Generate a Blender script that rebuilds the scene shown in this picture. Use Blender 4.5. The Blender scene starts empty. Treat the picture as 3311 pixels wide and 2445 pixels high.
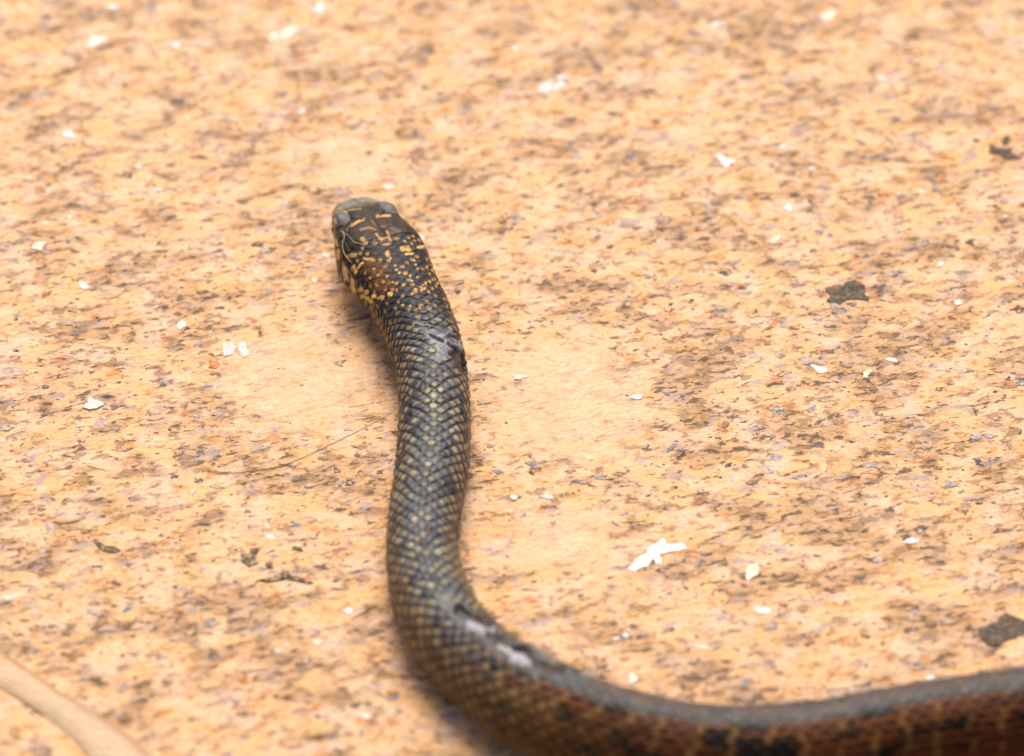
import bpy, math, random
import numpy as np
from mathutils import Vector
random.seed(7); RNG = np.random.default_rng(11)
scene = bpy.context.scene
COL = scene.collection

# ------------------------------------------------------------------ camera
ELEV = math.radians(38.0); DIST = 1.0; LENS = 150.0; SENS = 36.0
PW, PH = 3311.0, 2445.0
cam_d = bpy.data.cameras.new('camera'); cam = bpy.data.objects.new('camera', cam_d); COL.objects.link(cam)
CAM = np.array([0.0, -math.cos(ELEV) * DIST, math.sin(ELEV) * DIST])
cam.location = CAM; cam.rotation_euler = (math.pi / 2 - ELEV, 0, 0)
cam_d.lens = LENS; cam_d.sensor_width = SENS; cam_d.clip_start = 0.02; cam_d.clip_end = 400
cam_d.dof.use_dof = True; cam_d.dof.aperture_fstop = 9.0; cam_d.dof.aperture_blades = 7
scene.camera = cam
FWD = np.array([0, math.cos(ELEV), -math.sin(ELEV)]); RGT = np.array([1.0, 0, 0]); UP = np.array([0, math.sin(ELEV), math.cos(ELEV)])
K = SENS / LENS / PW
def ray(px, py): return FWD + RGT * (px - PW / 2) * K - UP * (py - PH / 2) * K
def on_plane(px, py, z=0.0):
    d = ray(px, py); return CAM + d * ((z - CAM[2]) / d[2])
def project(P):
    v = P - CAM; dz = v @ FWD
    return np.stack([(v @ RGT) / dz / K + PW / 2, -(v @ UP) / dz / K + PH / 2], -1), dz
fp = on_plane(1370, 1080, 0.014)
cam_d.dof.focus_distance = float((fp - CAM) @ FWD)

# ------------------------------------------------------------------ sky and sun
SUN_EL, SUN_AZ = math.radians(57), math.radians(2)       # azimuth from +Y (behind the snake) towards +X
w = bpy.data.worlds.new('World'); scene.world = w; w.use_nodes = True
nt = w.node_tree; sky = nt.nodes.new('ShaderNodeTexSky'); sky.sky_type = 'NISHITA'; sky.sun_disc = False
sky.sun_elevation = SUN_EL; sky.sun_rotation = SUN_AZ; sky.dust_density = 6.0; sky.air_density = 0.8
bg = nt.nodes['Background']; bg.inputs['Strength'].default_value = 0.105
nt.links.new(sky.outputs['Color'], bg.inputs['Color'])
sd = bpy.data.lights.new('sun', 'SUN'); sd.energy = 2.0; sd.angle = math.radians(34); sd.color = (1.0, 0.94, 0.85)
sun = bpy.data.objects.new('sun', sd); COL.objects.link(sun)
sdir = Vector((math.sin(SUN_AZ) * math.cos(SUN_EL), math.cos(SUN_AZ) * math.cos(SUN_EL), math.sin(SUN_EL)))
sun.rotation_euler = sdir.to_track_quat('Z', 'Y').to_euler(); sun.location = sdir * 5
vs = scene.view_settings; vs.view_transform = 'Standard'; vs.look = 'None'; vs.gamma = 1; vs.use_curve_mapping = False
vs.exposure = 0.75

# ------------------------------------------------------------------ helpers
def sst(e0, e1, x):
    t = np.clip((x - e0) / (e1 - e0), 0, 1); return t * t * (3 - 2 * t)
def hsh(*a):
    h = np.zeros(np.shape(a[0]), np.float64)
    for i, v in enumerate(a): h = h + np.asarray(v, np.float64) * (12.9898, 78.233, 37.719)[i % 3]
    v = np.sin(h) * 43758.5453
    return v - np.floor(v)
def vnoise(x, y):
    xi, yi = np.floor(x), np.floor(y); fx, fy = x - xi, y - yi
    fx = fx * fx * (3 - 2 * fx); fy = fy * fy * (3 - 2 * fy)
    return (hsh(xi, yi) * (1 - fx) + hsh(xi + 1, yi) * fx) * (1 - fy) + (hsh(xi, yi + 1) * (1 - fx) + hsh(xi + 1, yi + 1) * fx) * fy
def ground_z(x, y):
    x = np.asarray(x) * 1000.0; y = np.asarray(y) * 1000.0
    z = (vnoise(x / 22 + 3, y / 22) - .5) * .9 + (vnoise(x / 8, y / 8 + 9) - .5) * .40 + (vnoise(x / 3.6 + 5, y / 3.6) - .5) * .20
    return z * 0.001
def tag(o, label=None, cat=None, group=None, kind=None):
    if label: o['label'] = label
    if cat: o['category'] = cat
    if group: o['group'] = group
    if kind: o['kind'] = kind
    return o
def mesh_obj(name, verts, faces, mat=None, parent=None, smooth=False):
    me = bpy.data.meshes.new(name); me.from_pydata([tuple(v) for v in verts], [], [tuple(f) for f in faces]); me.update()
    if smooth: me.polygons.foreach_set('use_smooth', [True] * len(me.polygons))
    if mat: me.materials.append(mat)
    o = bpy.data.objects.new(name, me); COL.objects.link(o)
    if parent: o.parent = parent
    return o
def grid_mesh(name, P, colr=None, wrap=False, mask=None):
    """P: (m, n, 3) grid -> mesh; wrap closes the second axis; mask picks vertices (patch)."""
    m, n = P.shape[:2]; idx = np.arange(m * n).reshape(m, n)
    if wrap: nx = np.roll(idx, -1, 1); A, B, C_, D = idx[:-1], nx[:-1], nx[1:], idx[1:]
    else: A, B, C_, D = idx[:-1, :-1], idx[:-1, 1:], idx[1:, 1:], idx[1:, :-1]
    F = np.stack([A, B, C_, D], -1).reshape(-1, 4)
    V = P.reshape(-1, 3); c = None if colr is None else colr.reshape(-1, colr.shape[-1])
    if mask is not None:
        k = mask.reshape(-1); F = F[k[F].all(1)]
        used = np.unique(F); re = np.full(m * n, -1); re[used] = np.arange(len(used)); F = re[F]; V = V[used]
        if c is not None: c = c[used]
    me = bpy.data.meshes.new(name); me.vertices.add(len(V)); me.vertices.foreach_set('co', V.astype(np.float32).ravel())
    me.loops.add(F.size); me.loops.foreach_set('vertex_index', F.ravel().astype(np.int32))
    me.polygons.add(len(F)); me.polygons.foreach_set('loop_start', np.arange(0, F.size, 4, dtype=np.int32))
    me.polygons.foreach_set('loop_total', np.full(len(F), 4, np.int32)); me.update(calc_edges=True)
    me.polygons.foreach_set('use_smooth', np.ones(len(F), bool))
    if c is not None:
        at = me.attributes.new('tint', 'FLOAT_COLOR', 'POINT')
        at.data.foreach_set('color', (c if c.shape[1] == 4 else np.concatenate([c, np.ones((len(c), 1))], 1)).astype(np.float32).ravel())
    return me

class NT:
    """tiny node-tree writer"""
    def __init__(s, name):
        s.m = bpy.data.materials.new(name); s.m.use_nodes = True; s.t = s.m.node_tree; s.b = s.t.nodes['Principled BSDF']
    def n(s, typ, **kw):
        nd = s.t.nodes.new(typ)
        for k, v in kw.items():
            if k.startswith('i_'):
                key = k[2:].replace('_', ' ')
                nd.inputs[key].default_value = v
            else: setattr(nd, k, v)
        return nd
    def l(s, a, b): s.t.links.new(a, b)
    def noise(s, vec, scale, detail=4, rough=.55, dist=0.0):
        nd = s.n('ShaderNodeTexNoise'); nd.inputs['Scale'].default_value = scale; nd.inputs['Detail'].default_value = detail
        nd.inputs['Roughness'].default_value = rough; nd.inputs['Distortion'].default_value = dist
        s.l(vec, nd.inputs['Vector']); return nd
    def ramp(s, val, a, b, lo=0.0, hi=1.0):
        nd = s.n('ShaderNodeMapRange'); nd.interpolation_type = 'SMOOTHSTEP'
        nd.inputs['From Min'].default_value = a; nd.inputs['From Max'].default_value = b
        nd.inputs['To Min'].default_value = lo; nd.inputs['To Max'].default_value = hi
        s.l(val, nd.inputs['Value']); return nd.outputs['Result']
    def math(s, op, a, b=None):
        nd = s.n('ShaderNodeMath', operation=op)
        for i, v in enumerate((a, b)):
            if v is None: continue
            if isinstance(v, (int, float)): nd.inputs[i].default_value = v
            else: s.l(v, nd.inputs[i])
        return nd.outputs[0]
    def mix(s, fac, a, b, blend='MIX'):
        nd = s.n('ShaderNodeMix', data_type='RGBA', blend_type=blend); ins = [nd.inputs['Factor'], nd.inputs['A'], nd.inputs['B']]
        ins = [nd.inputs[0], nd.inputs[6], nd.inputs[7]]
        for i, v in zip(ins, (fac, a, b)):
            if isinstance(v, tuple): i.default_value = (*v, 1) if len(v) == 3 else v
            elif isinstance(v, (int, float)): i.default_value = v
            else: s.l(v, i)
        return nd.outputs[2]

# ------------------------------------------------------------------ ground material
def ground_material():
    g = NT('worn_orange_ground'); tc = g.n('ShaderNodeTexCoord')
    mp = g.n('ShaderNodeMapping'); mp.inputs['Scale'].default_value = (1000, 1000, 1000)
    mp.inputs['Rotation'].default_value = (0, 0, math.radians(-14))
    g.l(tc.outputs['Object'], mp.inputs['Vector']); v = mp.outputs[0]
    st = g.n('ShaderNodeMapping'); st.inputs['Scale'].default_value = (0.64, 1.0, 1.0); g.l(v, st.inputs['Vector']); vst = st.outputs[0]
    big = g.noise(v, 0.035, 3, .5).outputs['Fac']
    pink = g.noise(v, 0.11, 4, .6).outputs['Fac']
    col = g.mix(g.ramp(pink, .42, .62), (0.67, 0.374, 0.160), (0.68, 0.425, 0.262))
    # calmer, paler worn patches
    calm = None
    for (px, py, rx, ry) in ((1850, 1290, 26, 30), (980, 1230, 26, 26), (1840, 1750, 18, 16), (1150, 520, 14, 16)):
        p = on_plane(px, py); sub = g.n('ShaderNodeVectorMath', operation='SUBTRACT'); g.l(tc.outputs['Object'], sub.inputs[0]); sub.inputs[1].default_value = tuple(p)
        sc = g.n('ShaderNodeVectorMath', operation='MULTIPLY'); g.l(sub.outputs[0], sc.inputs[0]); sc.inputs[1].default_value = (1000 / rx, 1000 / ry, 0)
        ln = g.n('ShaderNodeVectorMath', operation='LENGTH'); g.l(sc.outputs[0], ln.inputs[0])
        wob = g.math('ADD', ln.outputs['Value'], g.math('MULTIPLY', g.math('SUBTRACT', g.noise(v, .12, 4).outputs['Fac'], .5), 1.6))
        c = g.ramp(wob, 1.0, .45)
        calm = c if calm is None else g.math('MAXIMUM', calm, c)
    keep = g.math('SUBTRACT', 1.0, g.math('MULTIPLY', calm, .72))
    col = g.mix(g.math('MULTIPLY', calm, .5), col, (0.68, 0.46, 0.285))
    # tan haze patches
    f = g.noise(vst, .100, 8, .68, .6).outputs['Fac']; dens = g.math('MULTIPLY', g.math('SUBTRACT', big, .5), .35)
    f = g.math('ADD', f, dens)
    tanm = g.math('MULTIPLY', g.ramp(f, .45, .60, 0, 1), keep)
    col = g.mix(g.math('MULTIPLY', tanm, .62), col, (0.37, 0.212, 0.098))
    # lilac grey patches
    f = g.noise(vst, .24, 5, .6, .3).outputs['Fac']
    col = g.mix(g.math('MULTIPLY', g.ramp(f, .565, .63, 0, .72), keep), col, (0.33, 0.255, 0.235))
    # pale pink worn skin
    f = g.noise(vst, .13, 5, .6, .6).outputs['Fac']
    col = g.mix(g.ramp(f, .60, .70, 0, .55), col, (0.74, 0.52, 0.37))
    # rust
    f = g.noise(vst, .30, 4, .6, .5).outputs['Fac']
    col = g.mix(g.math('MULTIPLY', g.ramp(f, .58, .67, 0, .7), keep), col, (0.48, 0.175, 0.03))
    # brown streaks, two scales
    f = g.noise(vst, .34, 8, .66, .4).outputs['Fac']; f = g.math('ADD', f, g.math('MULTIPLY', tanm, .05))
    br = g.math('MULTIPLY', g.ramp(f, .55, .64, 0, .66), keep)
    col = g.mix(br, col, (0.23, 0.125, 0.058))
    st2 = g.n('ShaderNodeMapping'); st2.inputs['Scale'].default_value = (0.50, 1.0, 1.0); st2.inputs['Location'].default_value = (31, 7, 3); g.l(v, st2.inputs['Vector'])
    f = g.math('ADD', g.noise(st2.outputs[0], .62, 7, .64, .3).outputs['Fac'], g.math('MULTIPLY', tanm, .06))
    dk = g.math('MULTIPLY', g.ramp(f, .60, .67, 0, .88), keep)
    col = g.mix(dk, col, (0.105, 0.068, 0.045))
    # fine speckle
    f = g.noise(v, 2.2, 3, .6).outputs['Fac']
    col = g.mix(g.ramp(f, .60, .74, 0, .6), col, (0.15, 0.09, 0.055))
    f = g.noise(v, .7, 5, .7).outputs['Fac']
    col = g.mix(.55, col, g.mix(1.0, col, g.mix(g.ramp(f, .3, .7), (0.80, 0.77, 0.72), (1.12, 1.12, 1.12)), 'MULTIPLY'))
    g.l(col, g.b.inputs['Base Color'])
    rr = g.ramp(g.noise(vst, .3, 4).outputs['Fac'], .35, .7, .42, .72); g.l(rr, g.b.inputs['Roughness'])
    g.b.inputs['Specular IOR Level'].default_value = .3
    hb = g.math('SUBTRACT', g.math('MULTIPLY', g.noise(vst, .5, 8, .62).outputs['Fac'], .7), g.math('ADD', g.math('MULTIPLY', dk, .22), g.math('MULTIPLY', br, .16)))
    bp = g.n('ShaderNodeBump'); bp.inputs['Distance'].default_value = .0014; bp.inputs['Strength'].default_value = .85
    g.l(hb, bp.inputs['Height']); g.l(bp.outputs[0], g.b.inputs['Normal'])
    return g.m
M_GROUND = ground_material()

def chip_material(attr=False):
    g = NT('stone_grain' if not attr else 'stone_grit'); tc = g.n('ShaderNodeTexCoord'); geo = g.n('ShaderNodeNewGeometry')
    mp = g.n('ShaderNodeVectorMath', operation='SCALE'); g.l(geo.outputs['Position'], mp.inputs[0]); mp.inputs['Scale'].default_value = 1000
    if attr: a = g.n('ShaderNodeAttribute', attribute_name='tint'); base = a.outputs['Color']
    else: a = g.n('ShaderNodeObjectInfo'); base = a.outputs['Color']
    f = g.noise(mp.outputs[0], .9, 5, .65).outputs['Fac']
    col = g.mix(1.0, base, g.mix(g.ramp(f, .32, .68), (0.62, 0.6, 0.58), (1.12, 1.12, 1.12)), 'MULTIPLY')
    f2 = g.noise(mp.outputs[0], .55, 4, .6).outputs['Fac']
    col = g.mix(g.ramp(f2, .50, .60, 0, .8), col, (0.60, 0.38, 0.19))     # orange dust lying on the piece
    g.l(col, g.b.inputs['Base Color']); g.b.inputs['Roughness'].default_value = .7; g.b.inputs['Specular IOR Level'].default_value = .2
    bp = g.n('ShaderNodeBump'); bp.inputs['Distance'].default_value = .0004; bp.inputs['Strength'].default_value = .6
    g.l(f, bp.inputs['Height']); g.l(bp.outputs[0], g.b.inputs['Normal'])
    return g.m
M_CHIP = chip_material(); M_GRIT = chip_material(True)

def plain(name, c1, c2, scale=.6, rough=.5, spec=.4, bump=.0003, dust=0, dlo=.50):
    g = NT(name); geo = g.n('ShaderNodeNewGeometry')
    mp = g.n('ShaderNodeVectorMath', operation='SCALE'); g.l(geo.outputs['Position'], mp.inputs[0]); mp.inputs['Scale'].default_value = 1000
    f = g.noise(mp.outputs[0], scale, 6, .65).outputs['Fac']
    col = g.mix(g.ramp(f, .35, .65), c1, c2)
    if dust:
        f2 = g.noise(mp.outputs[0], .75, 6, .72).outputs['Fac']; col = g.mix(g.ramp(f2, dlo, dlo + .08, 0, dust), col, (0.52, 0.33, 0.17))
        f3 = g.noise(mp.outputs[0], 1.3, 4, .6).outputs['Fac']; col = g.mix(g.ramp(f3, .60, .68, 0, .6), col, (0.22, 0.20, 0.19))
    g.l(col, g.b.inputs['Base Color']); g.b.inputs['Roughness'].default_value = rough
    g.b.inputs['Specular IOR Level'].default_value = spec
    bp = g.n('ShaderNodeBump'); bp.inputs['Distance'].default_value = bump; bp.inputs['Strength'].default_value = .6
    g.l(f, bp.inputs['Height']); g.l(bp.outputs[0], g.b.inputs['Normal'])
    return g
M_WHITE = plain('white_stone', (0.46, 0.42, 0.39), (0.80, 0.80, 0.81), .8, .4, .4, dust=.75, dlo=.505).m
M_CREAM = plain('cream_stone', (0.62, 0.45, 0.34), (0.82, 0.68, 0.56), .6, .5, .3, dust=.8, dlo=.49).m
M_DARK = plain('dark_bark', (0.032, 0.024, 0.016), (0.090, 0.064, 0.040), .45, .7, .2, .0006, dust=.22).m
def dusty():
    g = NT('dusty_splinter'); geo = g.n('ShaderNodeNewGeometry')
    mp = g.n('ShaderNodeVectorMath', operation='SCALE'); g.l(geo.outputs['Position'], mp.inputs[0]); mp.inputs['Scale'].default_value = 1000
    a = g.noise(mp.outputs[0], .9, 5, .65).outputs['Fac']; b = g.noise(mp.outputs[0], .6, 5, .7).outputs['Fac']
    col = g.mix(g.ramp(a, .35, .65), (0.085, 0.060, 0.045), (0.19, 0.135, 0.095)); col = g.mix(g.ramp(b, .46, .58, 0, .9), col, (0.50, 0.31, 0.15))
    g.l(col, g.b.inputs['Base Color']); g.b.inputs['Roughness'].default_value = .6; return g.m
M_SPLINT = dusty()

M_DUSTY = plain('dusty_bark', (0.045, 0.034, 0.024), (0.13, 0.09, 0.058), .45, .7, .2, .0004, dust=.6).m
M_FIBRE = plain('dry_fibre', (0.30, 0.235, 0.14), (0.50, 0.41, 0.28), .3, .5, .3).m
M_HAIR = plain('reddish_hair', (0.20, 0.09, 0.045), (0.30, 0.15, 0.075), .2, .4, .4).m

# ------------------------------------------------------------------ ground sheet
def axis(lo, hi, step, far):
    a = list(np.arange(lo, hi + step / 2, step)); d = step
    x = hi
    while x < far: d *= 1.5; x += d; a.append(x)
    x = lo; d = step
    while x > -far: d *= 1.5; x -= d; a.insert(0, x)
    return np.array(a)
gx, gy = axis(-.2, .2, .0016, 120), axis(-.2, .28, .0016, 120)
GX, GY = np.meshgrid(gx, gy, indexing='ij')
fade = 1 - sst(.6, 2.0, np.hypot(GX, GY))
GP = np.stack([GX, GY, ground_z(GX, GY) * fade], -1)
gme = grid_mesh('ground', GP); gme.materials.append(M_GROUND)
# grid_mesh winds (x, y) so that normals face down: flip
gme.flip_normals()
ground = bpy.data.objects.new('ground', gme); COL.objects.link(ground); tag(ground, 'pale orange worn ground mottled with brown streaks and mineral flecks', kind='structure')

# ------------------------------------------------------------------ snake centreline
# silhouette centres in photo pixels, apparent half width in pixels, height of the axis above ground (m)
CTRL = [(1132, 664, 0, .0102), (1166, 716, 104, .0106), (1194, 766, 124, .0108), (1237, 838, 139, .0108), (1265, 884, 143, .0107), (1304, 952, 139, .0104),
        (1349, 1040, 119, .0098), (1378, 1120, 114, .0092), (1394, 1190, 112, .0087), (1402, 1262, 113, .0083), (1406, 1332, 113, .0082), (1404, 1406, 115, 0), (1400, 1480, 116, 0), (1391, 1554, 115, 0),
        (1378, 1628, 115, 0), (1369, 1702, 114, 0), (1365, 1776, 115, 0), (1374, 1856, 119, 0), (1400, 1950, 128, 0), (1451, 2044, 134, 0), (1523, 2126, 139, 0), (1606, 2195, 147, 0),
        (1705, 2264, 153, 0), (1820, 2322, 157, 0), (1955, 2369, 160, 0), (2165, 2424, 161, 0), (2363, 2443, 162, 0), (2513, 2440, 163, 0), (2708, 2418, 163, 0), (2895, 2382, 163, 0), (3106, 2350, 163, 0), (3338, 2316, 163, 0)]
pts, rad = [], []
for cx, cy, hw, z in CTRL:
    zz = z if z else .0085
    for _ in range(3):
        p = on_plane(cx, cy, zz); r = hw * K * float((p - CAM) @ FWD)
        if not z: zz = r * .93 - .0003
    pts.append(p); rad.append(r)
d_ = (pts[-1] - pts[-3])[:2]; ang = math.atan2(d_[1], d_[0]); q_ = pts[-1][:2].copy()
for k in range(14):
    ang += (.04, .06, .10, .13, .15, .16, .15, .13, .1, .06, 0, -.08, -.15, -.2)[k]; q_ = q_ + np.array([math.cos(ang), math.sin(ang)]) * .040
    pts.append(np.array([q_[0], q_[1], .009])); rad.append(rad[-1])
pts = np.array(pts); rad = np.array(rad)
def catmull(P, sub=40):
    Q = np.vstack([2 * P[0] - P[1], P, 2 * P[-1] - P[-2]]); out = []
    t = np.linspace(0, 1, sub, endpoint=False)[:, None]
    for i in range(1, len(Q) - 2):
        a, b, c, d = Q[i - 1], Q[i], Q[i + 1], Q[i + 2]
        out.append(.5 * (2 * b + (c - a) * t + (2 * a - 5 * b + 4 * c - d) * t ** 2 + (3 * b - a - 3 * c + d) * t ** 3))
    out.append(P[-1:]); return np.vstack(out)
dense = catmull(np.column_stack([pts, rad]))
cum = np.concatenate([[0], np.cumsum(np.linalg.norm(np.diff(dense[:, :3], axis=0), axis=1))])
LEN = cum[-1]
def smooth1(a, win):
    k = np.hanning(win + 2)[1:-1]; k /= k.sum(); p = win // 2
    return np.convolve(np.concatenate([np.full(p, a[0]) , a, np.full(win - 1 - p, a[-1])]), k, 'valid')
S_VIEW = cum[(len(CTRL) - 1) * 40]
S = np.concatenate([np.arange(0, .003, .00006), np.arange(.003, .060, .00016), np.arange(.060, S_VIEW + .01, .00026), np.arange(S_VIEW + .01, LEN, .0009)])
u_even = np.arange(0, LEN, .0005)
ev = np.stack([np.interp(u_even, cum, dense[:, k]) for k in range(4)], 1)
for k in range(4):
    sm = smooth1(ev[:, k], 31); wgt = sst(.004, .012, u_even); ev[:, k] = ev[:, k] * (1 - wgt) + sm * wgt
AX = np.stack([np.interp(S, u_even, ev[:, k]) for k in range(3)], 1); R = np.interp(S, u_even, ev[:, 3])
tail = sst(0, 1, (LEN - S) / .34); tail = np.clip((LEN - S) / .34, 0, 1) ** .75
R = np.where(S > S_VIEW, R * np.clip(tail, .09, 1), R)
AX[:, 2] = np.where(S > S_VIEW + .001, R * .93 - .0003, AX[:, 2])
tg = np.gradient(np.stack([np.interp(S, u_even, smooth1(ev[:, k], 9)) for k in range(3)], 1), S, axis=0)
tg /= np.linalg.norm(tg, axis=1)[:, None]
up = np.array([0, 0, 1.0]) - tg * tg[:, 2:3]; up /= np.linalg.norm(up, axis=1)[:, None]
sd_ = np.cross(tg, up)                                           # + side = viewer's left seen from behind the head
NTH = 264
TH = (np.arange(NTH) / NTH) * 2 * np.pi - np.pi                  # 0 = top of the back
SS, TT = np.meshgrid(S, TH, indexing='ij'); mm = SS * 1000
# half width / half height along the head
hk = np.array([0, .6, 1.5, 3, 5, 8, 11, 14, 18, 22, 26, 30, 35, 41, 48, 60]); 
hw_ = np.array([0, 2.6, 4.1, 5.4, 6.3, 7.0, 7.6, 8.3, 9.3, 10.0, 10.2, 9.9, 9.2, 8.5, 8.2, 8.2])
hh_ = np.array([0, 1.6, 2.5, 3.3, 4.0, 4.9, 5.7, 6.3, 6.8, 7.1, 7.3, 7.4, 7.4, 7.4, 7.6, 7.7])
WW = np.where(S < .06, np.interp(S * 1000, hk, hw_) / 1000, R); HH = np.where(S < .06, np.interp(S * 1000, hk, hh_) / 1000, R * .94)
b_ = sst(.034, .060, S); WW = np.where(S < .06, WW * (1 - b_) + R * b_, R); HH = np.where(S < .06, HH * (1 - b_) + R * .94 * b_, R * .94)
i3 = np.searchsorted(S, .004)
WW[i3:] = smooth1(WW, 21)[i3:len(WW)]; HH[i3:] = smooth1(HH, 21)[i3:len(HH)]
ex = 2 / (2.12 + .55 * sst(.045, .018, S))[:, None]
cs, sn = np.sin(TT), np.cos(TT)
BX = np.sign(cs) * np.abs(cs) ** ex * WW[:, None]; BZ = np.sign(sn) * np.abs(sn) ** ex * HH[:, None]
def g2(s0, ss, t0, st): return np.exp(-((mm - s0) / ss) ** 2 - ((TT - t0) / st) ** 2)
head = sst(.032, .026, SS)
lift = np.zeros_like(SS)
for sg in (-1, 1):
    lift += .0013 * g2(11.0, 2.8, sg * .86, .26)                 # brow ridges
    lift -= .0006 * g2(11.2, 2.2, sg * 1.38, .22)                # eye sockets
    lift -= .0005 * g2(5.5, 2.5, sg * 1.25, .3)                  # loreal hollow
    lift += .0007 * g2(25, 6, sg * 1.9, .45)                     # jaw muscles
    lift -= .00035 * np.exp(-((TT - sg * (1.98 + .012 * (mm - 12))) / .045) ** 2) * sst(28, 24, mm) * sst(.5, 2, mm)   # mouth line
lift -= .0004 * g2(18, 7, 0, .22)

# ------------------------------------------------------------------ scales: height and colour on the body surface
NROW = 36
aa = TT / (2 * np.pi) * NROW
Lsc = 2.5 + 1.0 * sst(.045, .10, S); bcum = np.concatenate([[0], np.cumsum(np.diff(S) * 1000 / ((Lsc[1:] + Lsc[:-1]) / 2))])
bb = np.repeat(bcum[:, None], NTH, 1)
bb = bb + .30 * (vnoise(bb * .7, aa * .5) - .5); aw = aa +   .34 * (vnoise(bb * .9 + 7, aa * .8 + 40) - .5)
F1 = np.full(SS.shape, 9.0); F2 = F1.copy(); I1 = np.zeros_like(SS); K1 = np.zeros_like(SS); DA = np.zeros_like(SS); DB = np.zeros_like(SS)
for di in (-1, 0, 1, 2):
    i = np.floor(aw) + di; off = .5 * np.mod(i, 2); k0 = np.floor(bb - off)
    for dk in (0, 1):
        k = k0 + dk; da = aw - i; db = bb - off - k
        m = (np.abs(da) ** 1.7 + np.abs(2 * db) ** 1.7) ** (1 / 1.7)
        c = m < F1
        F2 = np.where(c, F1, np.minimum(F2, m)); F1 = np.where(c, m, F1)
        I1 = np.where(c, i, I1); K1 = np.where(c, k, K1); DA = np.where(c, da, DA); DB = np.where(c, db, DB)
I1 = np.mod(I1, NROW)
gro = F2 - F1
vent = sst(2.15, 2.3, np.abs(TT))
bump_b = (.00022 * sst(.0, .6, gro) + .00010 * DB + .00010 * (1 - np.clip(F1, 0, 1))) * (1 - .45 * sst(.060, .045, SS)[:, :1]) * (.6 + .8 * hsh(I1 + 4, K1 + 8))
bump_v = .0002 * np.abs(np.mod(bb, 1) - .5) * 2
scale_h = bump_b * (1 - vent) + bump_v * vent
# head shields: weighted cells in (length, angle)
SITES = [('rostral_shield', .6, 0, 1)] + [(n, s_, sg * t_, w_) for n, s_, t_, w_ in (('internasal_shield', 2.8, .42, 1), ('prefrontal_shield', 6.4, .40, 1), ('brow_shield', 11.6, .86, 1.05), ('parietal_shield', 19.6, .40, 1.25),
         ('cheek_shield', 6.5, 1.15, 1), ('temple_shield', 16.5, 1.15, .9), ('temple_shield', 21.5, 1.22, .9), ('cheek_shield', 9.3, 1.42, .7),
         ('lip_shield', 2.6, 1.62, .8), ('lip_shield', 5.6, 1.72, .8), ('lip_shield', 8.8, 1.74, .8), ('lip_shield', 12.2, 1.76, .8), ('lip_shield', 16, 1.72, .85), ('lip_shield', 20, 1.72, .85), ('lip_shield', 24, 1.78, .85)) for sg in (-1, 1)] + [('frontal_shield', 12.3, 0, 1.0)]
H1 = np.full(SS.shape, 99.0); H2 = H1.copy(); HID = np.zeros(SS.shape, int)
jit = .5 * (vnoise(mm * .5, TT * 5) - .5)
for j, (n_, s0, t0, wg) in enumerate(SITES):
    asp = {'frontal_shield': 1.55, 'brow_shield': 1.25, 'parietal_shield': 1.2}.get(n_, 1.0)
    d = np.hypot((mm - s0) / asp, (TT - t0) * 7.2) / wg + jit
    c = d < H1; H2 = np.where(c, H1, np.minimum(H2, d)); H1 = np.where(c, d, H1); HID = np.where(c, j, HID)
hz = sst(26.0, 24.6, mm + 1.5 * np.cos(TT * 2.2) * 0 + 2.2 * np.abs(TT / 1.2) ** 2 * .35) * sst(2.0, 1.85, np.abs(TT))   # where shields, not scales, cover the head
chin = sst(2.02, 2.2, np.abs(TT)) * head
hgro = sst(0, .42, H2 - H1)
relief = scale_h * (1 - hz) + (.00022 * hgro) * hz
relief *= sst(0, .003, SS)
P0 = AX[:, None, :] + sd_[:, None, :] * (BX)[..., None] + up[:, None, :] * BZ[..., None]
def normals(P):
    ds = np.gradient(P, axis=0); dt = np.roll(P, -1, 1) - np.roll(P, 1, 1)
    n = np.cross(dt, ds); n /= np.linalg.norm(n, axis=2)[..., None] + 1e-12
    c = P.mean(1, keepdims=True); flip = np.sign(((P - c) * n).sum(-1, keepdims=True).mean()); return n * flip
N0 = normals(P0); P1 = P0 + N0 * lift[..., None]; N1 = normals(P1)
PX, DZ = project(P1); FACE = ((CAM - P1) * N1).sum(-1) > 0
def L3(*c): return np.array(c, float)
def mixc(C, m, c): return C * (1 - m[..., None]) + np.asarray(c, float) * m[..., None]

# --- albedo -----------------------------------------------------------------
h1, h2, h3 = hsh(I1, K1), hsh(I1 + 7, K1 + 3), hsh(I1 * 3 + 1, K1 + 11)
flank = sst(.38, .85, np.abs(TT)); rear = sst(.150, .205, SS)
cen = sst(.70, .36, F1 + .18 * (vnoise(bb * 5, aa * 4) - .5))
slate = L3(.070, .082, .086); olive = L3(.215, .190, .095); tan = L3(.265, .180, .075); ink = L3(.016, .016, .020)
C = np.zeros(SS.shape + (3,)) + ink
sc = mixc(np.zeros_like(C) + slate, sst(.45, .75, h1), olive)
sc = mixc(sc, flank * (.55 + .4 * h2), tan)
sc = mixc(sc, sst(.70, .76, h3), L3(.026, .028, .034))
sc = mixc(sc, sst(.9, .95, h2), L3(.27, .24, .15))
C = mixc(C, cen * (.70 + .3 * h2), sc)
tip = sst(.10, .28, DB) * sst(.45, .15, np.abs(DA)) * sst(.45, .62, h2)
C = mixc(C, tip * .5, L3(.20, .075, .030))
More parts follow.
